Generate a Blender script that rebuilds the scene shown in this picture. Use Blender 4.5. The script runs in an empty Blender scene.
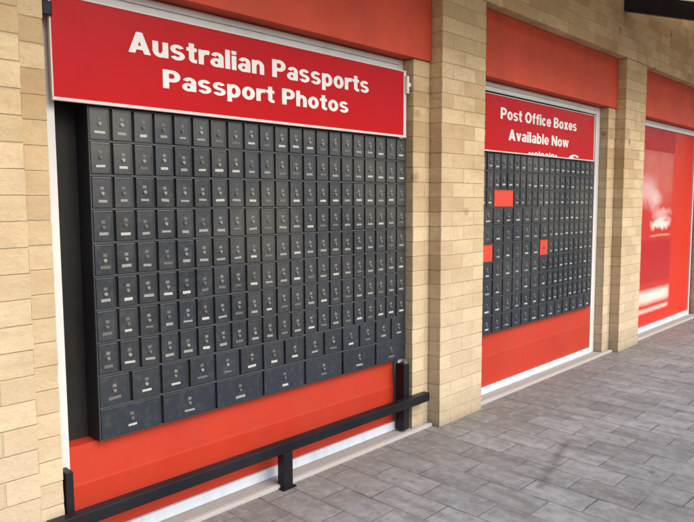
import bpy, bmesh, math, random
from mathutils import Vector, Matrix
R = math.radians
rnd = random.Random(7)
scn = bpy.context.scene
COL = scn.collection

# ------------------------------------------------------------------ materials
def new_mat(name):
    m = bpy.data.materials.new(name); m.use_nodes = True
    nt = m.node_tree; nt.nodes.clear()
    out = nt.nodes.new('ShaderNodeOutputMaterial')
    b = nt.nodes.new('ShaderNodeBsdfPrincipled')
    nt.links.new(b.outputs[0], out.inputs[0])
    return m, nt, b

class N:
    """tiny node helper"""
    def __init__(s, nt): s.nt = nt
    def n(s, t, **kw):
        x = s.nt.nodes.new(t)
        for k, v in kw.items(): setattr(x, k, v)
        return x
    def put(s, sock, v):
        if hasattr(v, 'is_linked') or isinstance(v, bpy.types.NodeSocket): s.nt.links.new(v, sock)
        else: sock.default_value = v
    def math(s, op, a, b=0.0, c=0.0, clamp=False):
        x = s.n('ShaderNodeMath', operation=op); x.use_clamp = clamp
        s.put(x.inputs[0], a); s.put(x.inputs[1], b); s.put(x.inputs[2], c)
        return x.outputs[0]
    def mix(s, f, a, b, blend='MIX'):
        x = s.n('ShaderNodeMix', data_type='RGBA', blend_type=blend)
        s.put(x.inputs[0], f); s.put(x.inputs[6], a); s.put(x.inputs[7], b)
        return x.outputs[2]
    def noise(s, vec, scale, detail=4.0, rough=0.55):
        x = s.n('ShaderNodeTexNoise')
        s.put(x.inputs['Vector'], vec)
        x.inputs['Scale'].default_value = scale; x.inputs['Detail'].default_value = detail
        x.inputs['Roughness'].default_value = rough
        return x.outputs[0]
    def ramp(s, v, a, b, lo=0.0, hi=1.0):
        x = s.n('ShaderNodeMapRange'); x.clamp = True
        s.put(x.inputs[0], v)
        x.inputs[1].default_value = a; x.inputs[2].default_value = b
        x.inputs[3].default_value = lo; x.inputs[4].default_value = hi
        return x.outputs[0]
    def mapping(s, vec, loc=(0, 0, 0), rot=(0, 0, 0), scale=(1, 1, 1)):
        x = s.n('ShaderNodeMapping'); s.put(x.inputs[0], vec)
        x.inputs[1].default_value = loc; x.inputs[2].default_value = rot; x.inputs[3].default_value = scale
        return x.outputs[0]
    def comb(s, x_, y_, z_):
        x = s.n('ShaderNodeCombineXYZ')
        for i, v in enumerate((x_, y_, z_)): s.put(x.inputs[i], v)
        return x.outputs[0]
    def sep(s, v):
        x = s.n('ShaderNodeSeparateXYZ'); s.put(x.inputs[0], v); return x.outputs
    def bump(s, h, strength, dist):
        x = s.n('ShaderNodeBump'); s.put(x.inputs['Height'], h)
        x.inputs['Strength'].default_value = strength; x.inputs['Distance'].default_value = dist
        return x.outputs[0]

def c4(c): return (c[0], c[1], c[2], 1)

def brick_mat():
    m, nt, b = new_mat('cream_brick'); k = N(nt)
    tc = k.n('ShaderNodeTexCoord'); geo = k.n('ShaderNodeNewGeometry')
    o = k.sep(tc.outputs['Object']); nn = k.sep(geo.outputs['True Normal'])
    ax = k.math('ABSOLUTE', nn[0])
    side = k.math('GREATER_THAN', ax, 0.5)
    u = k.math('ADD', k.math('MULTIPLY', o[0], k.math('SUBTRACT', 1.0, side)), k.math('MULTIPLY', k.math('ADD', o[1], 0.135), side))
    wob = k.noise(geo.outputs['Position'], 3.0, 3.0)
    wob2 = k.math('MULTIPLY', k.math('SUBTRACT', wob, 0.5), 0.012)
    vec = k.comb(k.math('ADD', u, wob2), k.math('ADD', o[2], wob2), 0.0)
    br = k.n('ShaderNodeTexBrick'); k.put(br.inputs['Vector'], vec)
    br.offset = 0.5
    br.inputs['Color1'].default_value = (0.0, 0, 0, 1); br.inputs['Color2'].default_value = (1, 1, 1, 1)
    br.inputs['Mortar'].default_value = (0.5, 0.5, 0.5, 1)
    br.inputs['Scale'].default_value = 1.0; br.inputs['Mortar Size'].default_value = 0.0042
    br.inputs['Mortar Smooth'].default_value = 0.6
    br.inputs['Brick Width'].default_value = 0.27; br.inputs['Row Height'].default_value = 0.102
    tone = k.sep(br.outputs['Color'])[0]
    n1 = k.noise(geo.outputs['Position'], 2.2, 5.0, 0.6)
    n2 = k.noise(geo.outputs['Position'], 30.0, 5.0, 0.7)
    n3 = k.noise(k.mapping(geo.outputs['Position'], scale=(5, 5, 26)), 1.0, 4.0, 0.6)
    col = k.mix(tone, (0.52, 0.350, 0.175, 1), (0.78, 0.600, 0.355, 1))
    col = k.mix(k.ramp(n1, 0.38, 0.7, 0, 0.45), col, (0.74, 0.585, 0.365, 1))
    col = k.mix(k.ramp(n2, 0.50, 0.8, 0, 0.65), col, (0.42, 0.30, 0.17, 1))
    col = k.mix(k.ramp(n3, 0.54, 0.75, 0, 0.55), col, (0.46, 0.35, 0.22, 1))
    # mortar of nearly the brick's own colour, darker in places
    mort = k.mix(k.ramp(n1, 0.4, 0.65), (0.42, 0.32, 0.19, 1), (0.62, 0.52, 0.36, 1))
    col = k.mix(k.math('MULTIPLY', br.outputs['Fac'], k.ramp(k.noise(geo.outputs['Position'], 5.0, 3.0), 0.35, 0.65, 0.12, 0.7)), col, mort)
    # knocks and stains
    vo = k.n('ShaderNodeTexVoronoi'); k.put(vo.inputs['Vector'], geo.outputs['Position']); vo.inputs['Scale'].default_value = 3.1
    wn = k.noise(geo.outputs['Position'], 22.0, 3.0)
    chip = k.ramp(k.math('ADD', vo.outputs['Distance'], k.math('MULTIPLY', k.math('SUBTRACT', wn, 0.5), 0.22)), 0.04, 0.15, 0.7, 0.0)
    st = k.noise(k.mapping(geo.outputs['Position'], loc=(3.1, 0, 1.7), scale=(2.2, 2.2, 3.4)), 1.0, 6.0, 0.68)
    col = k.mix(k.ramp(st, 0.47, 0.66, 0, 0.55), col, (0.44, 0.285, 0.140, 1))
    col = k.mix(chip, col, (0.20, 0.12, 0.06, 1))
    # grime near the pavement and bounced light painted in as paler lower courses
    pz = k.sep(geo.outputs['Position'])[2]
    col = k.mix(k.ramp(pz, 0.0, 2.2, 0.65, 0.0), col, (0.60, 0.52, 0.395, 1))
    col = k.mix(k.ramp(k.math('ADD', pz, k.math('MULTIPLY', n2, 0.06)), 0.02, 0.09, 0.55, 0.0), col, (0.25, 0.22, 0.18, 1))
    sp = k.ramp(k.math('ADD', pz, k.math('MULTIPLY', k.math('SUBTRACT', k.noise(geo.outputs['Position'], 9.0, 5.0, 0.7), 0.5), 0.5)), 0.0, 0.28, 0.5, 0.0)
    col = k.mix(sp, col, (0.30, 0.245, 0.175, 1))
    k.put(b.inputs['Base Color'], col)
    b.inputs['Roughness'].default_value = 0.88; b.inputs['Specular IOR Level'].default_value = 0.25
    h = k.math('ADD', k.math('MULTIPLY', br.outputs['Fac'], -0.7), k.math('MULTIPLY', n2, 1.0))
    h = k.math('SUBTRACT', h, k.math('MULTIPLY', chip, 0.8))
    k.put(b.inputs['Normal'], k.bump(h, 0.8, 0.007))
    return m

def paint_mat(name, col, rough=0.5, var=0.12, spec=0.5, coat=0.0, bump=0.15, dirt=0.0, bscale=60.0, wav=0.0):
    """painted sheet or render: mottled colour, uneven gloss, fine texture"""
    m, nt, b = new_mat(name); k = N(nt)
    geo = k.n('ShaderNodeNewGeometry'); p = geo.outputs['Position']
    n1 = k.noise(p, 1.7, 5.0, 0.6); n2 = k.noise(p, 11.0, 5.0, 0.65); n3 = k.noise(p, bscale, 3.0)
    dark = tuple(x * (1 - var) for x in col); light = tuple(min(1, x * (1 + var) + var * 0.03) for x in col)
    c = k.mix(k.ramp(n1, 0.3, 0.7), c4(dark), c4(light))
    c = k.mix(k.ramp(n2, 0.55, 0.8, 0, 0.35), c, c4(tuple(x * (1 - 1.6 * var) for x in col)))
    if dirt > 0:
        st = k.noise(k.mapping(p, scale=(9, 9, 1.2)), 1.0, 4.0, 0.65)
        c = k.mix(k.ramp(st, 0.5, 0.8, 0, dirt), c, (0.12, 0.10, 0.08, 1))
    k.put(b.inputs['Base Color'], c)
    k.put(b.inputs['Roughness'], k.ramp(n2, 0.3, 0.7, rough - 0.07, rough + 0.09))
    b.inputs['Specular IOR Level'].default_value = spec
    if coat: b.inputs['Coat Weight'].default_value = coat; b.inputs['Coat Roughness'].default_value = 0.18
    h = n3
    if wav:
        h = k.math('ADD', k.math('MULTIPLY', n3, 0.25), k.math('MULTIPLY', k.noise(p, 4.0, 2.0), wav))
    k.put(b.inputs['Normal'], k.bump(h, bump, 0.004))
    return m

def door_mat(name, col, rough=0.42):
    """powder-coated sheet, each door a touch different"""
    m, nt, b = new_mat(name); k = N(nt)
    geo = k.n('ShaderNodeNewGeometry'); p = geo.outputs['Position']
    oi = k.n('ShaderNodeObjectInfo')
    n1 = k.noise(p, 1.3, 3.0); n2 = k.noise(p, 26.0, 5.0, 0.7)
    wn = k.n('ShaderNodeTexWhiteNoise', noise_dimensions='1D'); k.put(wn.inputs['W'], oi.outputs['Random'])
    v = k.math('ADD', k.math('MULTIPLY', wn.outputs['Value'], 0.45), k.math('MULTIPLY', n1, 0.9))
    c = k.mix(k.ramp(v, 0.2, 1.1), c4(tuple(x * 0.72 for x in col)), c4(tuple(x * 1.45 for x in col)))
    c = k.mix(k.ramp(n2, 0.52, 0.8, 0, 0.35), c, (0.12, 0.115, 0.105, 1))
    sc = k.noise(k.mapping(p, rot=(0, R(35), 0), scale=(240, 30, 14)), 1.0, 3.0, 0.6)
    sc2 = k.noise(k.mapping(p, rot=(0, R(-62), 0), scale=(300, 30, 18)), 1.0, 2.0, 0.6)
    c = k.mix(k.math('MULTIPLY', k.ramp(k.math('MAXIMUM', sc, sc2), 0.70, 0.80, 0, 0.6), k.ramp(n1, 0.45, 0.65)), c, (0.24, 0.24, 0.235, 1))
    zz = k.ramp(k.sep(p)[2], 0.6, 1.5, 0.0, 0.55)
    c = k.mix(k.math('MULTIPLY', k.ramp(k.noise(k.mapping(p, loc=(0.35, 0, 0)), 1.25, 3.0), 0.38, 0.60, 0.05, 1.0), zz), c, (0.115, 0.106, 0.090, 1))  # warm-grey reflected sheen painted onto the upper doors
    k.put(b.inputs['Base Color'], c)
    k.put(b.inputs['Roughness'], k.math('ADD', k.ramp(n2, 0.3, 0.7, rough - 0.08, rough + 0.12), k.math('MULTIPLY', wn.outputs['Value'], 0.06)))
    b.inputs['Specular IOR Level'].default_value = 0.75
    k.put(b.inputs['Normal'], k.bump(k.math('ADD', k.noise(p, 9.0, 2.0), k.math('MULTIPLY', n2, 0.15)), 0.22, 0.006))
    return m

def plain(name, col, rough=0.5, metal=0.0, var=0.1):
    m, nt, b = new_mat(name); k = N(nt)
    geo = k.n('ShaderNodeNewGeometry'); n2 = k.noise(geo.outputs['Position'], 40.0, 4.0)
    k.put(b.inputs['Base Color'], k.mix(n2, c4(tuple(x * (1 - var) for x in col)), c4(tuple(min(1, x * (1 + var)) for x in col))))
    b.inputs['Roughness'].default_value = rough; b.inputs['Metallic'].default_value = metal
    return m

def paver_mat():
    m, nt, b = new_mat('grey_pavers'); k = N(nt)
    geo = k.n('ShaderNodeNewGeometry'); p = geo.outputs['Position']; s = k.sep(p)
    wob = k.math('MULTIPLY', k.math('SUBTRACT', k.noise(p, 7.0, 3.0), 0.5), 0.022)
    vec = k.comb(k.math('ADD', k.math('ADD', s[1], 1.465), wob), k.math('ADD', k.math('SUBTRACT', s[0], 0.22), wob), 0.0)
    br = k.n('ShaderNodeTexBrick'); k.put(br.inputs['Vector'], vec); br.offset = 0.5
    br.inputs['Color1'].default_value = (0, 0, 0, 1); br.inputs['Color2'].default_value = (1, 1, 1, 1)
    br.inputs['Mortar'].default_value = (0.5, 0.5, 0.5, 1)
    br.inputs['Scale'].default_value = 1.0; br.inputs['Mortar Size'].default_value = 0.0055
    br.inputs['Mortar Smooth'].default_value = 0.5
    br.inputs['Brick Width'].default_value = 0.36; br.inputs['Row Height'].default_value = 0.21
    tone = k.sep(br.outputs['Color'])[0]
    n1 = k.noise(p, 1.1, 5.0, 0.6); n2 = k.noise(p, 6.0, 6.0, 0.7); n3 = k.noise(p, 60.0, 5.0, 0.7)
    streak = k.noise(k.mapping(p, rot=(0, 0, R(3)), scale=(9, 1.6, 1)), 1.0, 5.0, 0.65)
    col = k.mix(tone, (0.178, 0.184, 0.196, 1), (0.312, 0.322, 0.342, 1))
    col = k.mix(k.ramp(n1, 0.35, 0.68, 0, 0.5), col, (0.345, 0.357, 0.380, 1))
    col = k.mix(k.ramp(streak, 0.46, 0.70, 0, 0.75), col, (0.115, 0.11, 0.108, 1))
    col = k.mix(k.ramp(n2, 0.50, 0.74, 0, 0.60), col, (0.125, 0.118, 0.112, 1))
    col = k.mix(k.ramp(n3, 0.56, 0.80, 0, 0.6), col, (0.46, 0.46, 0.47, 1))
    # warm band along the wall
    band = k.math('MULTIPLY', k.ramp(k.math('ADD', s[1], k.math('MULTIPLY', n2, 0.5)), -0.40, 0.20), 0.65)
    col = k.mix(band, col, (0.190, 0.168, 0.152, 1))
    ro = k.noise(p, 2.6, 4.0)
    col = k.mix(k.math('MULTIPLY', k.ramp(ro, 0.5, 0.68), k.ramp(s[1], -0.9, -0.1, 0.05, 0.45)), col, (0.22, 0.17, 0.155, 1))
    col = k.mix(k.ramp(k.noise(p, 110.0, 3.0, 0.6), 0.54, 0.7, 0, 0.5), col, (0.10, 0.10, 0.10, 1))
    n5 = k.noise(p, 15.0, 6.0, 0.75)
    col = k.mix(k.ramp(n5, 0.50, 0.70, 0, 0.55), col, (0.115, 0.113, 0.116, 1))
    col = k.mix(k.ramp(n5, 0.48, 0.32, 0, 0.40), col, (0.40, 0.41, 0.44, 1))
    # joints: dark, some of them filled with sand
    jn = k.ramp(k.noise(p, 3.5, 3.0), 0.34, 0.66, 0.05, 0.68)
    col = k.mix(k.math('MULTIPLY', br.outputs['Fac'], jn), col, (0.035, 0.032, 0.032, 1))
    # old spill running over the slabs (a dark, ragged line)
    a = Vector((4.02, -0.79)); e = Vector((3.30, -0.985)); d = (e - a); L = d.length; d.normalize()
    px = k.math('SUBTRACT', s[0], a.x); py = k.math('SUBTRACT', s[1], a.y)
    al = k.math('ADD', k.math('MULTIPLY', px, d.x), k.math('MULTIPLY', py, d.y))
    al2 = k.math('MINIMUM', k.math('MAXIMUM', al, 0.0), L)
    qx = k.math('SUBTRACT', px, k.math('MULTIPLY', al2, d.x)); qy = k.math('SUBTRACT', py, k.math('MULTIPLY', al2, d.y))
    dist = k.math('SQRT', k.math('ADD', k.math('MULTIPLY', qx, qx), k.math('MULTIPLY', qy, qy)))
    dist = k.math('ADD', dist, k.math('MULTIPLY', k.math('SUBTRACT', k.noise(p, 14.0, 4.0), 0.5), 0.10))
    col = k.mix(k.ramp(dist, 0.0, 0.05, 0.5, 0.0), col, (0.06, 0.048, 0.048, 1))
    # small dark spots of gum
    vo = k.n('ShaderNodeTexVoronoi'); k.put(vo.inputs['Vector'], k.comb(s[0], s[1], 0.0)); vo.inputs['Scale'].default_value = 2.3
    gd = k.math('ADD', vo.outputs['Distance'], k.math('MULTIPLY', k.math('SUBTRACT', k.noise(p, 30.0, 3.0), 0.5), 0.09))
    col = k.mix(k.ramp(gd, 0.03, 0.075, 0.5, 0.0), col, (0.06, 0.055, 0.055, 1))
    k.put(b.inputs['Base Color'], col)
    k.put(b.inputs['Roughness'], k.ramp(n2, 0.3, 0.7, 0.62, 0.86))
    b.inputs['Specular IOR Level'].default_value = 0.4
    h = k.math('ADD', k.math('MULTIPLY', br.outputs['Fac'], -1.0), k.math('ADD', k.math('MULTIPLY', n3, 0.30), k.math('MULTIPLY', n2, 0.5)))
    h = k.math('ADD', h, k.math('MULTIPLY', tone, 0.35))
    k.put(b.inputs['Normal'], k.bump(h, 0.6, 0.007))
    return m

def ground_mat(name, c1, c2, scale=1.0, rough=0.9):
    m, nt, b = new_mat(name); k = N(nt)
    geo = k.n('ShaderNodeNewGeometry'); p = geo.outputs['Position']
    n1 = k.noise(p, 0.4 * scale, 5.0); n2 = k.noise(p, 40.0 * scale, 4.0)
    c = k.mix(k.math('ADD', k.math('MULTIPLY', n1, 0.6), k.math('MULTIPLY', n2, 0.4)), c4(c1), c4(c2))
    k.put(b.inputs['Base Color'], c); b.inputs['Roughness'].default_value = rough
    k.put(b.inputs['Normal'], k.bump(n2, 0.3, 0.01))
    return m

M = {}
M['brick'] = brick_mat()
M['fascia'] = paint_mat('red_render', (0.70, 0.080, 0.035), 0.62, 0.15, 0.35, bump=0.45, dirt=0.16, bscale=90)
M['maroon'] = paint_mat('maroon_strip', (0.10, 0.012, 0.012), 0.4, 0.2)
M['kick'] = paint_mat('red_gloss_panel', (0.49, 0.036, 0.014), 0.42, 0.08, 0.35, bump=0.10, bscale=25, dirt=0.14)
M['sign_red'] = paint_mat('sign_red', (0.53, 0.004, 0.008), 0.34, 0.05, 0.14, coat=0.03, bump=0.3, bscale=20, wav=1.0)
M['poster_red'] = paint_mat('poster_red', (0.66, 0.035, 0.016), 0.34, 0.03, 0.15, coat=0.03, bump=0.015, bscale=4)
M['poster_dark'] = paint_mat('poster_dark_red', (0.47, 0.008, 0.010), 0.34, 0.03, 0.15, coat=0.03, bump=0.015, bscale=4)
M['poster_pink'] = paint_mat('poster_pink', (0.66, 0.20, 0.17), 0.32, 0.45, 0.25, coat=0.1, bump=0.1, bscale=20, wav=0.8)
M['poster_pale'] = paint_mat('poster_pale', (0.74, 0.42, 0.38), 0.32, 0.28, 0.5, coat=0.4, bump=0.1, bscale=20)
M['poster_white'] = paint_mat('poster_white', (0.80, 0.66, 0.60), 0.32, 0.12, 0.5, coat=0.4, bump=0.1, bscale=20)
def poster_picture_reflections():  # poster print, blurred street reflections painted in as pale blobs
    m, nt, b = new_mat('poster_picture_reflections'); k = N(nt)
    geo = k.n('ShaderNodeNewGeometry'); s = k.sep(geo.outputs['Position'])
    w1 = k.math('MULTIPLY', k.math('SUBTRACT', k.noise(geo.outputs['Position'], 3.2, 4.0), 0.5), 0.34)
    w2 = k.math('MULTIPLY', k.math('SUBTRACT', k.noise(k.mapping(geo.outputs['Position'], loc=(5, 1, 3)), 4.0, 4.0), 0.5), 0.26)
    X = k.math('ADD', s[0], w1); Z = k.math('ADD', s[2], w2)
    def soft(cx, cz, rx, rz, e0=0.6, e1=1.25, top=1.0):
        dx = k.math('DIVIDE', k.math('SUBTRACT', X, cx), rx); dz = k.math('DIVIDE', k.math('SUBTRACT', Z, cz), rz)
        return k.ramp(k.math('SQRT', k.math('ADD', k.math('MULTIPLY', dx, dx), k.math('MULTIPLY', dz, dz))), e0, e1, top, 0.0)
    def bar(xa, xb, za, zb, e=0.02, top=1.0):
        zz = k.math('ADD', s[2], k.math('MULTIPLY', w2, 0.10))
        v = k.math('MULTIPLY', k.ramp(zz, za - e, za + e), k.ramp(zz, zb - e, zb + e, 1, 0))
        h = k.math('MULTIPLY', k.ramp(s[0], xa - .05, xa + .05), k.ramp(s[0], xb - .05, xb + .05, 1, 0))
        return k.math('MULTIPLY', k.math('MULTIPLY', v, h), top)
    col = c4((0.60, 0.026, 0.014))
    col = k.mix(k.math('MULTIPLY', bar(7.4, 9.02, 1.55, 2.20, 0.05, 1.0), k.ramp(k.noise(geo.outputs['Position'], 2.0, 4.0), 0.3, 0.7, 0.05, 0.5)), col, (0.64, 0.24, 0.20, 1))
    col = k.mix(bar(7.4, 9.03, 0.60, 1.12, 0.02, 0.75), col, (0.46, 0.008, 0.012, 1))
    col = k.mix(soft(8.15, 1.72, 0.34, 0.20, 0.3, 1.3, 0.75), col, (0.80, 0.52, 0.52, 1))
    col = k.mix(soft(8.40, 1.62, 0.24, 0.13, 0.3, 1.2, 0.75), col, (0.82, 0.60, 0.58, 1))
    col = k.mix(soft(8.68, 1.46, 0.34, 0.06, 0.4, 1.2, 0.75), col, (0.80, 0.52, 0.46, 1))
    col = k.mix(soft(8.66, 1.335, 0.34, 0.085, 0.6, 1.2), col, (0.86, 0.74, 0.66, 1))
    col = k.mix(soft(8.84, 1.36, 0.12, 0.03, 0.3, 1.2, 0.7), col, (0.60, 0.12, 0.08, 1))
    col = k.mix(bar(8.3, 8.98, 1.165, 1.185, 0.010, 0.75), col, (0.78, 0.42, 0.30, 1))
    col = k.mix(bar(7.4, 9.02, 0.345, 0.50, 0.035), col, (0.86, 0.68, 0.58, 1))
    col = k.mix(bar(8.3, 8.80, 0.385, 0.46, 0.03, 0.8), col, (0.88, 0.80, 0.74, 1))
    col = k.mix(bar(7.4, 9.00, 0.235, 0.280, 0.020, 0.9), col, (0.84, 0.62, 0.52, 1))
    k.put(b.inputs['Base Color'], col); b.inputs['Roughness'].default_value = 0.28
    b.inputs['Specular IOR Level'].default_value = 0.35
    return m
M['letter'] = plain('sign_white', (0.86, 0.84, 0.80), 0.45, var=0.04)
M['frame'] = paint_mat('white_window_frame', (0.72, 0.705, 0.68), 0.42, 0.07, 0.5, bump=0.06, dirt=0.16)
M['strip'] = paint_mat('pale_sill_paint', (0.66, 0.72, 0.80), 0.42, 0.08, 0.5, bump=0.06, dirt=0.25)
M['sign_edge'] = paint_mat('sign_frame_paint', (0.74, 0.66, 0.62), 0.45, 0.08, 0.5, bump=0.06, dirt=0.15)
M['black'] = paint_mat('black_paint', (0.005, 0.005, 0.009), 0.42, 0.35, 0.25, bump=0.15, dirt=0.05, bscale=45)
M['carcass'] = paint_mat('bank_carcass', (0.012, 0.012, 0.013), 0.6, 0.2, 0.3, bump=0.05)
M['ledge_strip'] = paint_mat('bank_strip', (0.052, 0.056, 0.062), 0.36, 0.2, 0.5, bump=0.05)
M['door'] = door_mat('locker_door', (0.015, 0.0215, 0.031), 0.27)
M['red_door'] = paint_mat('red_locker_door', (0.72, 0.065, 0.030), 0.4, 0.06, 0.5, bump=0.05)
M['infill'] = paint_mat('infill_panel', (0.015, 0.0135, 0.013), 0.5, 0.25, 0.2, bump=0.1, dirt=0.10)
M['label_a'] = plain('label_bright', (0.50, 0.49, 0.455), 0.5)
M['label_b'] = plain('label_dull', (0.30, 0.295, 0.28), 0.5)
M['label_c'] = plain('label_worn', (0.13, 0.13, 0.127), 0.5)
M['label_d'] = plain('number_disc', (0.19, 0.187, 0.18), 0.5)
M['lock'] = plain('lock_metal', (0.36, 0.355, 0.34), 0.42, 0.85)
M['concrete'] = ground_mat('sill_concrete', (0.24, 0.23, 0.215), (0.40, 0.385, 0.36), 2.0, 0.85)
M['lip'] = ground_mat('sill_lip', (0.36, 0.345, 0.325), (0.52, 0.50, 0.475), 2.0, 0.85)
M['pavers'] = paver_mat()
M['asphalt'] = ground_mat('asphalt', (0.045, 0.045, 0.047), (0.075, 0.074, 0.073))
M['kerb'] = ground_mat('kerb_concrete', (0.30, 0.29, 0.27), (0.42, 0.41, 0.39), 2.0)
M['ground'] = ground_mat('bare_ground', (0.20, 0.17, 0.13), (0.32, 0.28, 0.21), 0.3)
M['soffit'] = paint_mat('roof_sheet', (0.66, 0.60, 0.50), 0.5, 0.1, 0.4, bump=0.05, dirt=0.12)
M['core'] = plain('roof_grey', (0.25, 0.25, 0.25), 0.8)

# the awning's sheet lets part of the daylight through
M['sheet'] = M['soffit'].copy(); nt_ = M['sheet'].node_tree; out_ = [n for n in nt_.nodes if n.type == 'OUTPUT_MATERIAL'][0]; pb_ = [n for n in nt_.nodes if n.type == 'BSDF_PRINCIPLED'][0]
tr_ = nt_.nodes.new('ShaderNodeBsdfTranslucent'); tr_.inputs[0].default_value = (0.85, 0.80, 0.70, 1)
mx_ = nt_.nodes.new('ShaderNodeMixShader'); mx_.inputs[0].default_value = 0.6
nt_.links.new(pb_.outputs[0], mx_.inputs[1]); nt_.links.new(tr_.outputs[0], mx_.inputs[2]); nt_.links.new(mx_.outputs[0], out_.inputs[0])

# ------------------------------------------------------------------ mesh helpers
def bx(bm, x0, x1, y0, y1, z0, z1, bevel=0.0):
    vs = [bm.verts.new((x, y, z)) for x in (x0, x1) for y in (y0, y1) for z in (z0, z1)]
    q = [(0, 1, 3, 2), (4, 6, 7, 5), (0, 4, 5, 1), (2, 3, 7, 6), (0, 2, 6, 4), (1, 5, 7, 3)]
    fs = [bm.faces.new([vs[i] for i in f]) for f in q]
    if bevel:
        es = list({e for f in fs for e in f.edges})
        bmesh.ops.bevel(bm, geom=es, offset=bevel, segments=2, affect='EDGES', profile=0.6)
    return fs

def prism(bm, prof, x0, x1):
    """profile of (y, z) points, extruded along x"""
    a = [bm.verts.new((x0, y, z)) for y, z in prof]; b = [bm.verts.new((x1, y, z)) for y, z in prof]
    n = len(prof)
    bm.faces.new(a); bm.faces.new(list(reversed(b)))
    for i in range(n): bm.faces.new((a[i], b[i], b[(i + 1) % n], a[(i + 1) % n]))

def cyl_y(bm, cx, cz, r, y0, y1, n=14):
    a = [bm.verts.new((cx + r * math.cos(2 * math.pi * i / n), y0, cz + r * math.sin(2 * math.pi * i / n))) for i in range(n)]
    b = [bm.verts.new((v.co.x, y1, v.co.z)) for v in a]
    bm.faces.new(a); bm.faces.new(b)
    for i in range(n): bm.faces.new((a[i], a[(i + 1) % n], b[(i + 1) % n], b[i]))

def sheet(bm, x0, x1, z0, z1, y, nx=1, nz=1):
    g = [[bm.verts.new((x0 + (x1 - x0) * i / nx, y, z0 + (z1 - z0) * j / nz)) for j in range(nz + 1)] for i in range(nx + 1)]
    for i in range(nx):
        for j in range(nz): bm.faces.new((g[i][j], g[i + 1][j], g[i + 1][j + 1], g[i][j + 1]))

def obj(name, bm, mat, parent=None, loc=None, label=None):
    bmesh.ops.recalc_face_normals(bm, faces=bm.faces)
    me = bpy.data.meshes.new(name); bm.to_mesh(me); bm.free()
    me.materials.append(mat)
    o = bpy.data.objects.new(name, me); COL.objects.link(o)
    if parent: o.parent = parent
    if loc: o.location = loc
    if label: o['label'] = label
    return o

def boxobj(name, b, mat, parent=None, bevel=0.0, label=None):
    bm = bmesh.new(); bx(bm, *b, bevel=bevel); return obj(name, bm, mat, parent, label=label)

def thing(name, label, cat, loc=(0, 0, 0), group=None):
    o = bpy.data.objects.new(name, None); COL.objects.link(o)
    o.location = loc; o.empty_display_size = 0.2
    o['label'] = label; o['category'] = cat
    if group: o['group'] = group
    return o

def struct(o): o['kind'] = 'structure'; return o

# ------------------------------------------------------------------ the setting
def flat(name, x0, x1, y0, y1, z, mat):
    bm = bmesh.new()
    bm.faces.new([bm.verts.new(v) for v in ((x0, y0, z), (x1, y0, z), (x1, y1, z), (x0, y1, z))])
    return struct(obj(name, bm, mat))
flat('ground', -400, 400, -400, 400, -0.16, M['ground'])
flat('road', -200, 200, -12.6, -3.95, -0.135, M['asphalt'])
bm = bmesh.new(); bx(bm, -60, 60, -3.8, 0.5, -0.15, 0.0); struct(obj('pavement', bm, M['pavers']))
bm = bmesh.new(); bx(bm, -60, 60, -3.95, -3.802, -0.15, 0.004, 0.02); struct(obj('kerb', bm, M['kerb']))

# ------------------------------------------------------------------ the brick building
PW, PITCH, PX0 = 0.54, 3.2, 0.42
piers = [PX0 + PITCH * i + (0.07 if i else 0) for i in range(4)]
piers = [0.42, 3.69, 6.885, 10.085]
PR = [0.96, 4.235, 7.44, 10.63]
def rough(bm, w):
    """nibble the upright edges of a brick pier course by course"""
    z = 0.0
    while z < 2.9:
        for dz in (0.001, 0.005, 0.035, 0.070, 0.097, 0.101):
            bmesh.ops.bisect_plane(bm, geom=bm.verts[:] + bm.edges[:] + bm.faces[:], plane_co=(0, 0, z + dz), plane_no=(0, 0, 1))
        z += 0.102
    sh = {}
    for v in bm.verts:
        if v.co.y > 0.05 or v.co.z < 0.0005: continue
        left = v.co.x < w / 2
        if not (v.co.x < 0.006 or v.co.x > w - 0.006): continue
        course = math.floor(v.co.z / 0.102); key = (left, course)
        if key not in sh: sh[key] = (rnd.uniform(-0.0008, 0.0018), rnd.uniform(-0.0005, 0.0014))
        fz = v.co.z - course * 0.102
        k = (left, round(v.co.z, 4))
        if k not in sh: sh[k] = abs(rnd.gauss(0, 0.0011)) + (0.0022 if fz < 0.003 or fz > 0.0995 else 0)
        d = sh[key][0] + sh[k]
        v.co.x += d if left else -d
        if v.co.y < 0.006: v.co.y += max(0.0, sh[key][1] * 0.4 + sh[k] * 0.5)
B = thing('brick_building', 'cream brick shopfront building with red painted panels above its openings', 'building')
TOP = 3.062
bm = bmesh.new()
bx(bm, -6.0, 18.0, 0.0, 0.32, TOP, 4.692)
obj('upper_wall', bm, M['brick'], B)
bm = bmesh.new(); bx(bm, -6.0, 0.417, 0.001, 0.32, -0.05, TOP - 0.002); obj('side_wall', bm, M['brick'], B)
bm = bmesh.new(); bx(bm, 10.633, 18.0, 0.001, 0.32, -0.05, TOP - 0.002); obj('side_wall', bm, M['brick'], B)
bm = bmesh.new(); bx(bm, -6.0, 18.0, 0.46, 8.0, -0.05, 4.6); obj('roof_block', bm, M['core'], B)
for a, r in zip(piers, PR):
    bm = bmesh.new(); bx(bm, 0, r - a, 0, 0.32, -0.05, TOP - 0.002, 0.005); rough(bm, r - a)
    obj('pier', bm, M['brick'], B, (a, 0, 0))
bays = [(PR[i], piers[i + 1]) for i in range(3)]
LW, RW = 0.13, 0.185
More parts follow.
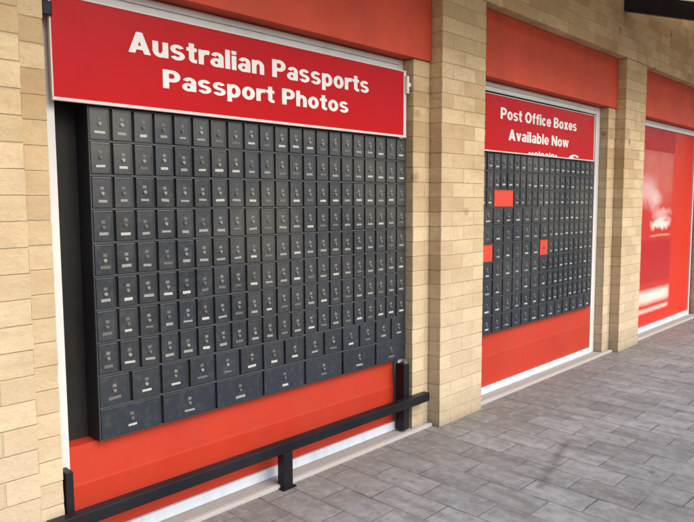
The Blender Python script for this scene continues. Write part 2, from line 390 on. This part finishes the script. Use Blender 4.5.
for bi, (L, Rr) in enumerate(bays):
    for a, w in ((L + 0.002, LW), (Rr - RW - 0.002, RW)):
        bm = bmesh.new(); bx(bm, 0, w, 0, 0.22, -0.05, 2.556, 0.004); rough(bm, w); obj('pilaster', bm, M['brick'], B, (a, 0.1, 0))
    bm = bmesh.new(); bx(bm, L + 0.003, Rr - 0.003, 0.088, 0.30, 2.560, TOP - 0.004, 0.003); obj('red_fascia', bm, M['fascia'], B)
    # low concrete sill with a pale lip in front of it
    bm = bmesh.new(); bx(bm, L + 0.003, Rr - 0.003, 0.088, 0.098, -0.05, 0.016); bx(bm, L + LW + 0.006, Rr - RW - 0.006, 0.0985, 0.40, -0.05, 0.0158)
    s = obj('sill', bm, M['concrete'], B)
    bm = bmesh.new(); bx(bm, L + 0.004, Rr - 0.004, 0.058, 0.0875, -0.05, 0.021, 0.004); obj('lip', bm, M['lip'], s)

# windows: white frames set back between the pilasters
for bi, (L, Rr) in enumerate(bays):
    x0, x1 = L + LW + 0.004, Rr - RW - 0.005
    W = bpy.data.objects.new('window', None); COL.objects.link(W); W.parent = B
    yf = 0.185
    obj_f = bmesh.new()
    fl = 0.062 if bi != 1 else 0.06
    fr = 0.05 if bi == 0 else (0.10 if bi == 1 else 0.085)
    bx(obj_f, x0, x0 + fl, yf, 0.30, 0.0165, 2.556, 0.004)
    bx(obj_f, x1 - fr, x1 - (0.045 if bi == 2 else 0), yf, 0.30, 0.0165, 2.556, 0.004)
    if bi == 2: boxobj('edge_strip', (x1 - 0.0445, x1, yf + .004, 0.30, 0.0165, 2.556), M['maroon'], W)
    bx(obj_f, x0 + fl + .0005, x1 - fr - .0005, yf + .002, 0.30, 2.482, 2.556, 0.004)
    boxobj('sill_strip', (x0 + fl + .0005, x1 - fr - .0005, yf - .012, 0.30, 0.0165, 0.074), M['strip'], W, 0.005)
    bx(obj_f, x0 + fl + .001, x1 - fr - .001, yf - .008, yf + .0015, 2.520, 2.546, 0.003)
    obj('frame', obj_f, M['frame'], W)
    if bi < 2:
        boxobj('infill_panel', (x0 + fl + .001, x1 - fr - .001, 0.288, 0.296, 0.0745, 2.481), M['infill'], W)
        bm = bmesh.new()
        prism(bm, [(0.190, 0.0755), (0.186, 0.325), (0.188, 0.337), (0.203, 0.506), (0.285, 0.507), (0.285, 0.0755)],
              x0 + fl + .002, (x1 - 0.095) if bi == 0 else (x1 - fr - .002))
        obj('kick_panel', bm, M['kick'], W)

# ------------------------------------------------------------------ banks of private post boxes
MODW = 0.3165
def make_banks():
    YB = 0.158                       # door fronts
    types = {}
    def door_mesh(w, h):
        bm = bmesh.new()
        fs = bx(bm, -w / 2, w / 2, 0.0, 0.016, -h / 2, h / 2, 0.0028)
        bmesh.ops.recalc_face_normals(bm, faces=bm.faces)
        front = max((f for f in bm.faces if f.normal.y < -0.9), key=lambda f: f.calc_area())
        r = bmesh.ops.inset_region(bm, faces=[front], thickness=0.006, depth=0)
        r = bmesh.ops.inset_region(bm, faces=[front], thickness=0.0015, depth=-0.0018)
        me = bpy.data.meshes.new('door'); bm.to_mesh(me); bm.free(); return me
    def add_mesh(bm, me, x, y, z):
        n0 = len(bm.verts); bm.from_mesh(me); bm.verts.ensure_lookup_table()
        for v in bm.verts[n0:]: v.co += Vector((x, y, z))
    labm = bmesh.new(); bx(labm, -0.024, 0.024, -0.0022, 0.0, -0.0062, 0.0062, 0.0008)
    lab = bpy.data.meshes.new('label'); labm.to_mesh(lab); labm.free()
    labs = []
    for kname in ('label_a', 'label_b', 'label_c'):
        c = lab.copy(); c.materials.append(M[kname]); labs.append(c)
    lk = bmesh.new(); cyl_y(lk, 0, 0, 0.0085, -0.006, 0.0); cyl_y(lk, 0, 0, 0.0055, -0.0085, -0.006, 10)
    nf = len(lk.faces); bx(lk, -0.0095, 0.0095, -0.0014, 0.0, 0.016, 0.031, 0.0006); lk.faces.ensure_lookup_table()
    for f_ in lk.faces[nf:]: f_.material_index = 1
    bmesh.ops.recalc_face_normals(lk, faces=lk.faces)
    lkm = bpy.data.meshes.new('lock'); lk.to_mesh(lkm); lk.free()
    lks = []
    for kname in ('lock', 'label_c', 'label_b'):
        c = lkm.copy(); c.materials.append(M[kname]); c.materials.append(M['label_c' if kname != 'lock' else 'label_d']); lks.append(c)

    def bank(xR, z0, z1, layout, root, xvis):
        """layout(module, row) -> doors per module; rows counted from the top"""
        x0 = xR - 7 * MODW; rows = 10; rh = (z1 - z0) / rows
        body = boxobj('carcass', (x0, xR, 0.172, 0.2875, z0, z1), M['carcass'], root)
        bm = bmesh.new()
        for r in range(rows + 1):
            z = z1 - r * rh
            bx(bm, x0 + .001, xR - .001, YB + 0.004, 0.1715, max(z0, z - 0.0055) + .0004, min(z1, z + 0.0055) - .0004, 0.001)
        for mi in (0, 7):
            x = x0 + mi * MODW
            for r in range(rows):
                za, zb = z1 - (r + 1) * rh + 0.0062, z1 - r * rh - 0.0062
                bx(bm, x + (.0012 if mi == 0 else -.0062), x + (.0062 if mi == 0 else -.0012), YB + 0.005, 0.1714, za, zb)
        obj('shelf_strip', bm, M['ledge_strip'], body)
        doors = []
        for r in range(rows):
            for mi in range(7):
                n = layout(mi, r)
                ws = MODW / abs(n)
                for c in range(abs(n)):
                    xc = x0 + mi * MODW + ws * (c + 0.5)
                    doors.append([xc, z1 - (r + 0.5) * rh, ws, rh, r, mi, c])
        # the 100 that show largest, seen from the camera
        cam = Vector((0, -2.674, 1.6))
        def size(d):
            v = Vector((d[0], YB, d[1])) - cam
            return d[2] * d[3] * abs(v.y) / v.length ** 3 * (1 if d[0] - d[2] / 2 > xvis else 0.1)
        doors.sort(key=size, reverse=True)
        rest = bmesh.new(); restlab = [bmesh.new() for _ in range(3)]; restlock = bmesh.new()
        protos = {}
        for i, (xc, zc, ws, h, r, mi, c) in enumerate(doors):
            key = (round(ws, 3), round(h, 3))
            if key not in types:
                types[key] = door_mesh(ws - 0.0150, h - 0.0135)
            me = types[key]
            dx = rnd.uniform(-0.0006, 0.0006); dy = rnd.uniform(-0.001, 0.0012); dz = rnd.uniform(-0.0006, 0.0006)
            lz = -0.24 * h + rnd.uniform(-0.003, 0.003); lx = rnd.uniform(-0.003, 0.003)
            kz = rnd.uniform(-0.006, 0.004)
            li = rnd.choices((0, 1, 2), (0.34, 0.40, 0.26))[0]; ki = rnd.choices((0, 1, 2), (0.45, 0.4, 0.15))[0]
            if i < 100:
                isred = root.get('reds') and (mi, r, c) in RED
                kk = (key, bool(isred))
                if kk not in protos:
                    m2 = me.copy(); m2.materials.clear(); m2.materials.append(M['red_door'] if isred else M['door'])
                    protos[kk] = m2
                d = bpy.data.objects.new('box_door', protos[kk]); COL.objects.link(d); d.parent = root
                d.location = (xc + dx, YB + dy, zc + dz)
                d.rotation_euler = (R(rnd.uniform(-0.5, 0.5)), 0, R(rnd.uniform(-0.7, 0.7)))
                if isred: d['label'] = 'red box door among the dark ones'
                if not (isred and RED[(mi, r, c)] == 'bare'):
                    t = bpy.data.objects.new('label', labs[li]); COL.objects.link(t); t.parent = d
                    t.location = (lx, 0.0018, lz); t.scale = (rnd.uniform(0.72, 1.12) * (1.2 if ws > 0.14 and not isred else 1), 1, rnd.uniform(0.8, 1.15)); t.rotation_euler = (0, R(rnd.gauss(0, 1.6)), 0)
                    k = bpy.data.objects.new('lock', lks[ki]); COL.objects.link(k); k.parent = d
                    k.location = (lx * 0.5, 0.0018, kz); k.rotation_euler = (0, R(rnd.gauss(0, 4)), 0)
            else:
                add_mesh(rest, me, xc + dx, YB + dy, zc + dz)
                n0 = len(restlab[li].verts); add_mesh(restlab[li], lab, xc + lx, YB + 0.0018 + dy, zc + lz)
                add_mesh(restlock, lkm, xc + lx * .5, YB + 0.0018 + dy, zc + kz)
        o = obj('box_doors', rest, M['door'], root); o['kind'] = 'stuff'
        for q, kname in enumerate(('label_a', 'label_b', 'label_c')):
            if q == 0:
                pass
        allm = restlab[0]
        me = bpy.data.meshes.new('labels')
        # one object, three label tones as material slots
        tot = bmesh.new()
        for q in range(3):
            tmp = bpy.data.meshes.new('t'); restlab[q].to_mesh(tmp); restlab[q].free()
            f0 = len(tot.faces); tot.from_mesh(tmp); tot.faces.ensure_lookup_table()
            for f in tot.faces[f0:]: f.material_index = q
            bpy.data.meshes.remove(tmp)
        lo = obj('labels', tot, M['label_a'], o); lo.data.materials.append(M['label_b']); lo.data.materials.append(M['label_c']); lo['kind'] = 'stuff'
        ko = obj('locks', restlock, M['lock'], o); ko.data.materials.append(M['label_d']); ko['kind'] = 'stuff'

    def lay1(m, r): return 3 if r < 8 else (2 if r == 8 else 1)
    b1 = thing('post_box_bank', 'wide bank of dark grey post office box doors under the Australian Passports sign', 'post boxes', group='banks of post office boxes')
    bank(3.503, 0.512, 2.030, lay1, b1, 0)
    def lay2(m, r):
        if m == 1 and r == 2: return 1
        if r >= 3 and m < 4: return 2
        if r == 9: return 2
        return 3
    RED.update({(1, 2, 0): 'bare', (0, 5, 1): 'bare', (3, 5, 1): 'card'})
    b2 = thing('post_box_bank', 'further bank of dark grey box doors with a few red doors, under the smaller sign', 'post boxes', group='banks of post office boxes')
    b2['reds'] = 1
    bank(6.525, 0.520, 1.998, lay2, b2, 4.45)
RED = {}
make_banks()

# ------------------------------------------------------------------ signs
# heavy sans-serif letters built from bars, slabs and part-rings (cap height 1, x-height 0.74)
XH = 0.74
def RECT(x0, x1, y0, y1): return lambda x, y: max(x0 - x, x - x1, y0 - y, y - y1)
def POLY(*pts):
    ar = sum(pts[i][0] * pts[(i + 1) % len(pts)][1] - pts[(i + 1) % len(pts)][0] * pts[i][1] for i in range(len(pts)))
    q = list(pts) if ar > 0 else list(reversed(pts))
    es = []
    for i in range(len(q)):
        (ax, ay), (bx_, by) = q[i], q[(i + 1) % len(q)]
        l = math.hypot(bx_ - ax, by - ay); es.append((ax, ay, (by - ay) / l, -(bx_ - ax) / l))
    return lambda x, y: max((x - ax) * nx + (y - ay) * ny for ax, ay, nx, ny in es)
def RING(cx, cy, rx, ry, tx=0.25, ty=0.17, a0=0, a1=360):
    mid, half = R((a0 + a1) / 2), R((a1 - a0) / 2)
    def f(x, y):
        dx, dy = x - cx, y - cy
        o = (math.hypot(dx / rx, dy / ry) - 1) * min(rx, ry)
        ix, iy = rx - tx, ry - ty
        i = (1 - math.hypot(dx / ix, dy / iy)) * min(ix, iy)
        v = max(o, i)
        if a1 - a0 < 359:
            da = abs((math.atan2(dy, dx) - mid + math.pi) % (2 * math.pi) - math.pi) - half
            v = max(v, math.hypot(dx, dy) * math.sin(max(-1.5, min(1.5, da))))
        return v
    return f
def mir(w, pts): return [(w - x, y) for x, y in pts]
la = [(0, 0), (.28, 0), (.61, 1), (.35, 1)]
lx_ = [(0, 0), (.29, 0), (.74, XH), (.45, XH)]
lv = [(0, XH), (.27, XH), (.46, 0), (.25, 0)]
GL = {
 'A': (.96, [POLY(*la), POLY(*mir(.96, la)), RECT(.22, .74, .18, .36)]),
 'u': (.71, [RECT(0, .25, .28, XH), RECT(.46, .71, 0, XH), RING(.34, .30, .34, .315, .25, .18, 180, 360)]),
 's': (.68, [RING(.34, .525, .33, .225, .22, .155, 18, 270), RING(.34, .215, .34, .225, .22, .155, -165, 90)]),
 't': (.50, [RECT(.12, .37, .18, .96), RECT(0, .50, .57, XH), RING(.40, .20, .28, .21, .25, .17, 180, 272), RECT(.39, .50, -.01, .16)]),
 'r': (.50, [RECT(0, .25, 0, XH), RING(.42, .38, .42, .375, .25, .21, 62, 180)]),
 'a': (.69, [RING(.31, .215, .31, .225, .22, .14), RECT(.45, .69, 0, .5), RING(.36, .50, .33, .255, .24, .16, 0, 165)]),
 'l': (.25, [RECT(0, .25, 0, 1)]),
 'i': (.25, [RECT(0, .25, 0, XH), RECT(0, .25, .82, 1)]),
 'n': (.71, [RECT(0, .25, 0, XH), RING(.36, .42, .35, .335, .25, .19, 0, 180), RECT(.46, .71, 0, .43)]),
 'h': (.71, [RECT(0, .25, 0, 1), RING(.36, .42, .35, .335, .25, .19, 0, 180), RECT(.46, .71, 0, .43)]),
 'P': (.83, [RECT(0, .28, 0, 1), RING(.45, .68, .38, .32, .27, .18, -90, 90), RECT(.2, .46, .82, 1), RECT(.2, .46, .36, .54)]),
 'p': (.74, [RECT(0, .25, -.27, XH), RING(.37, .37, .37, .385, .25, .18)]),
 'b': (.74, [RECT(0, .25, 0, 1), RING(.37, .37, .37, .385, .25, .18)]),
 'o': (.74, [RING(.37, .37, .37, .385, .25, .18)]),
 'O': (1.0, [RING(.5, .5, .5, .515, .29, .2)]),
 'f': (.50, [RECT(.12, .37, 0, XH), RECT(0, .48, .57, XH), RING(.41, .74, .29, .275, .25, .17, 70, 180)]),
 'c': (.70, [RING(.36, .37, .36, .385, .25, .18, 42, 318)]),
 'e': (.73, [RING(.37, .37, .37, .385, .25, .17, 0, 322), RECT(.1, .735, .30, .43)]),
 'B': (.86, [RECT(0, .28, 0, 1), RING(.43, .74, .36, .26, .26, .16, -90, 90), RING(.45, .285, .41, .285, .27, .17, -90, 90), RECT(.2, .44, .84, 1), RECT(.2, .46, .41, .57), RECT(.2, .46, 0, .17)]),
 'x': (.74, [POLY(*lx_), POLY(*mir(.74, lx_))]),
 'v': (.71, [POLY(*lv), POLY(*mir(.71, lv))]),
 'N': (.92, [RECT(0, .26, 0, 1), RECT(.66, .92, 0, 1), POLY((0, 1), (.28, 1), (.92, 0), (.64, 0))]),
 'w': (1.06, [POLY((0, XH), (.25, XH), (.41, 0), (.19, 0)), POLY((.19, 0), (.40, 0), (.64, XH), (.42, XH)), POLY((.42, XH), (.64, XH), (.87, 0), (.66, 0)), POLY((.65, 0), (.87, 0), (1.06, XH), (.81, XH))]),
}
GCACHE = {}
def glyph(ch):
    if ch in GCACHE: return GCACHE[ch]
    w, prims = GL[ch]; st = 0.0235
    nx = int((w + .1) / st) + 2; ny = int(1.42 / st) + 2; ox, oy = -.05, -.33
    val = [[min(p(ox + i * st, oy + j * st) for p in prims) - 0.007 for j in range(ny)] for i in range(nx)]
    bm = bmesh.new(); cache = {}
    def vert(i, j):
        k = (i, j)
        if k not in cache: cache[k] = bm.verts.new((ox + i * st, 0, oy + j * st))
        return cache[k]
    def edge(a, b_):
        k = (min(a, b_), max(a, b_))
        if k not in cache:
            va, vb = val[k[0][0]][k[0][1]], val[k[1][0]][k[1][1]]; t = min(.98, max(.02, va / (va - vb)))
            cache[k] = bm.verts.new((ox + st * (k[0][0] + (k[1][0] - k[0][0]) * t), 0, oy + st * (k[0][1] + (k[1][1] - k[0][1]) * t)))
        return cache[k]
    for i in range(nx - 1):
        for j in range(ny - 1):
            cs = [(i, j), (i + 1, j), (i + 1, j + 1), (i, j + 1)]
            ins = [val[a][b_] < 0 for a, b_ in cs]
            if not any(ins): continue
            poly = []
            for q in range(4):
                if ins[q]: poly.append(vert(*cs[q]))
                if ins[q] != ins[(q + 1) % 4]: poly.append(edge(cs[q], cs[(q + 1) % 4]))
            if len(poly) >= 3: bm.faces.new(poly)
    bmesh.ops.dissolve_limit(bm, angle_limit=0.02, verts=bm.verts, edges=bm.edges)
    bmesh.ops.triangulate(bm, faces=bm.faces)
    me = bpy.data.meshes.new('g'); bm.to_mesh(me); bm.free()
    GCACHE[ch] = (w, me); return GCACHE[ch]

def lettering(text, x0, x1, zb, cap, y, parent, gap=0.10, space=0.50):
    pen, lay = 0.0, []
    for wd in text.split(' '):
        letters = []
        for ch in wd:
            w_, me = glyph(ch); letters.append((pen, me)); pen += w_ + gap
        pen += space - gap; lay.append(letters)
    total = pen - space; sx = (x1 - x0) / total
    for letters in lay:
        bm = bmesh.new()
        for p, me in letters:
            n0 = len(bm.verts); bm.from_mesh(me); bm.verts.ensure_lookup_table()
            for v in bm.verts[n0:]: v.co = Vector((x0 + (v.co.x + p) * sx, y - 0.0008, zb + v.co.z * cap))
        o = obj('word', bm, M['letter'], parent)

def sign_board(x0, x1, z0, z1, y, root, rim):
    bm = bmesh.new(); bx(bm, x0 + rim * .5, x1 - rim * .5, y, y + 0.012, z0 + rim * .5, z1 - rim * .5); obj('board', bm, M['sign_red'], root)
    bm = bmesh.new()
    for a in ((x0, x1, z0, z0 + rim), (x0, x1, z1 - rim * .6, z1)):
        bx(bm, a[0], a[1], y - 0.005, y + 0.016, a[2], a[3], 0.0015)
    for a in ((x0, x0 + rim * .5), (x1 - rim * 1.9, x1)):
        bx(bm, a[0], a[1], y - 0.0042, y + 0.0155, z0 + rim + .0003, z1 - rim * .6 - .0003, 0.0015)
    obj('rim', bm, M['sign_edge'], root)

S1 = thing('shop_sign', 'long red sign with white words Australian Passports Passport Photos', 'sign')
sign_board(1.128, 3.466, 2.034, 2.474, 0.136, S1, 0.014)
lettering('Australian Passports', 1.478, 3.094, 2.286, 0.094, 0.1355, S1)
lettering('Passport Photos', 1.648, 2.908, 2.146, 0.086, 0.1355, S1)
bm = bmesh.new(); bx(bm, 1.096, 1.138, 0.118, 0.1305, 2.372, 2.432, 0.006); bx(bm, 1.104, 1.120, 0.1308, 0.19, 2.386, 2.418)
obj('bracket', bm, M['black'], S1)
bm = bmesh.new(); bx(bm, 3.452, 3.474, 0.112, 0.1305, 2.325, 2.440, 0.004); bx(bm, 3.4745, 3.500, 0.118, 0.126, 2.372, 2.398, 0.003); cyl_y(bm, 3.463, 2.345, 0.006, 0.107, 0.112)
obj('bracket', bm, M['letter'], S1)

S2 = thing('shop_sign', 'smaller red sign with white words Post Office Boxes Available Now', 'sign')
sign_board(4.30, 6.455, 2.000, 2.452, 0.136, S2, 0.010)
lettering('Post Office Boxes', 4.672, 6.044, 2.268, 0.090, 0.1355, S2, 0.09, 0.46)
lettering('Available Now', 4.800, 5.885, 2.106, 0.088, 0.1355, S2, 0.09, 0.46)
# the clipped line of white print along the bottom edge: only the tops of its shapes show
GL['1'] = (.74, [RING(.37, .0, .37, XH, .25, .3, 0, 180)])
GL['2'] = (.25, [RECT(0, .25, 0, 1)])
GL['3'] = (.45, [RECT(0, .45, 0, .3), RECT(.1, .35, 0, .62)])
GL['4'] = (1.6, [RING(.8, -.1, .8, 1.0, .34, .34, 40, 165), RECT(.0, .7, 0, .3)])
lettering('331211213', 5.13, 5.66, 2.0075, 0.030, 0.1355, S2)
lettering('4', 5.90, 6.13, 2.0075, 0.042, 0.1355, S2)

# ------------------------------------------------------------------ poster in the third window
P3 = thing('window_poster', 'tall glossy red poster filling the farthest window, pale print and painted reflections on it', 'poster')
L, Rr = bays[2]; x0, x1 = L + LW + 0.07, Rr - RW - 0.093
boxobj('board', (x0, x1, 0.205, 0.22, 0.076, 2.478), M['poster_red'], P3)
boxobj('header', (x0 + .002, 9.06, 0.2005, 0.2045, 2.215, 2.476), M['poster_dark'], P3)
# faded picture with street reflections painted in: soft pale shapes, no hard outlines
bm = bmesh.new(); sheet(bm, x0 + .002, 9.06, 0.20, 2.212, 0.2035); obj('picture_reflections', bm, poster_picture_reflections(), P3)

# ------------------------------------------------------------------ low black rail in front of the first window
G = thing('barrier_rail', 'low black square steel rail on a short post in front of the first window', 'rail')
bm = bmesh.new(); bx(bm, 1.0, 3.61, 0.026, 0.080, 0.208, 0.268, 0.006); obj('rail', bm, M['black'], G)
bm = bmesh.new(); bx(bm, 2.266, 2.334, 0.026, 0.080, -0.01, 0.2075, 0.005); bx(bm, 2.250, 2.350, 0.012, 0.0575, -0.01, 0.004, 0.0015)
for qx in (2.257, 2.343):
    bx(bm, qx - 0.005, qx + 0.005, 0.020, 0.030, 0.0041, 0.009, 0.001)
obj('post', bm, M['black'], G)
bm = bmesh.new(); bx(bm, 1.098, 1.130, 0.090, 0.165, 0.03, 0.440, 0.004); bx(bm, 1.10, 1.128, 0.0805, 0.0898, 0.213, 0.263); obj('end_plate', bm, M['black'], G)
bm = bmesh.new(); bx(bm, 3.400, 3.458, 0.090, 0.165, 0.03, 0.490, 0.004); bx(bm, 3.42, 3.46, 0.0805, 0.0898, 0.213, 0.263); pe = obj('end_plate', bm, M['black'], G)
boxobj('cap', (3.418, 3.450, 0.100, 0.135, 0.4905, 0.510), M['label_c'], pe, 0.003)

# ------------------------------------------------------------------ sloping street awning
A = thing('street_awning', 'pale sheet awning on a black sloping rafter at the top right', 'awning')
S = math.tan(R(18.3)); Z0 = 4.02; Y1 = -0.95
bm = bmesh.new()
n = 150; xa, xb = -3.0, 16.0
prev = None
for i in range(n * 4 + 1):
    x = xa + (xb - xa) * i / (n * 4); dz = 0.010 * math.sin(i * math.pi / 2)
    c = (bm.verts.new((x, -0.002, Z0 + dz)), bm.verts.new((x, Y1, Z0 + Y1 * S + dz)))
    if prev: bm.faces.new((prev[0], c[0], c[1], prev[1]))
    prev = c
obj('roof_sheet', bm, M['sheet'], A)
for x in (0.345, 3.545, 6.745, 9.945, 13.145):
    bm = bmesh.new()
    vs = []
    zt = 3.665
    prof = [(-0.002, zt), (Y1 + .05, zt + (Y1 + .05) * S), (Y1 + .05, zt + (Y1 + .05) * S - 0.165), (-0.002, zt - 0.165)]
    prism(bm, prof, x, x + 0.07); obj('rafter', bm, M['black'], A)
bm = bmesh.new(); bx(bm, xa, xb, Y1 - 0.09, Y1 - 0.002, Z0 + Y1 * S - 0.50, Z0 + Y1 * S + 0.02, 0.01); obj('gutter', bm, M['black'], A)
bm = bmesh.new()
for yy in (-0.32, -0.86):
    bx(bm, xa, xb, yy - 0.03, yy + 0.03, 3.665 + yy * S + 0.012, Z0 + yy * S - 0.022)
obj('batten', bm, M['soffit'], A)

# ------------------------------------------------------------------ camera
def rot(yaw, pitch, roll):
    fw = Vector((math.sin(yaw) * math.cos(pitch), math.cos(yaw) * math.cos(pitch), math.sin(pitch)))
    r = Vector((math.cos(yaw), -math.sin(yaw), 0)); u = r.cross(fw)
    c, s = math.cos(roll), math.sin(roll)
    return c * r + s * u, -s * r + c * u, fw
r, u, f = rot(R(45.83), R(-5.13), R(-0.26))
cam = bpy.data.cameras.new('camera'); co = bpy.data.objects.new('camera', cam); COL.objects.link(co)
mw = Matrix((r, u, -f)).transposed().to_4x4(); mw.translation = Vector((0, -2.674, 1.6)); co.matrix_world = mw
cam.sensor_fit = 'HORIZONTAL'; cam.sensor_width = 36; cam.lens = 36 * 650 / 694; cam.clip_end = 2000; cam.clip_start = 0.05
scn.camera = co

# ------------------------------------------------------------------ light
EL, AZ = 42.0, 280.0          # sun height; AZ = compass angle of the sun around +Z from +X
w = bpy.data.worlds.new('World'); scn.world = w; w.use_nodes = True
nt = w.node_tree; bg = nt.nodes['Background']
sky = nt.nodes.new('ShaderNodeTexSky'); sky.sky_type = 'NISHITA'; sky.sun_disc = False
sky.sun_elevation = R(EL); sky.sun_rotation = R(90 - AZ); sky.air_density = 1.0; sky.dust_density = 2.5; sky.ozone_density = 1.0
nt.links.new(sky.outputs[0], bg.inputs[0]); bg.inputs[1].default_value = 0.15
sl = bpy.data.lights.new('sun', 'SUN'); so = bpy.data.objects.new('sun', sl); COL.objects.link(so)
sl.energy = 3.15; sl.angle = R(52); sl.color = (1.0, 0.945, 0.86)
d = Vector((math.cos(R(AZ)) * math.cos(R(EL)), math.sin(R(AZ)) * math.cos(R(EL)), math.sin(R(EL))))
so.rotation_euler = d.to_track_quat('Z', 'Y').to_euler()

scn.view_settings.view_transform = 'Standard'; scn.view_settings.look = 'None'; scn.view_settings.exposure = 0
scn.render.engine = 'CYCLES'
scn.cycles.max_bounces = 6; scn.cycles.diffuse_bounces = 4; scn.cycles.glossy_bounces = 3
scn.cycles.use_denoising = True; scn.cycles.use_adaptive_sampling = True; scn.cycles.adaptive_threshold = 0.015
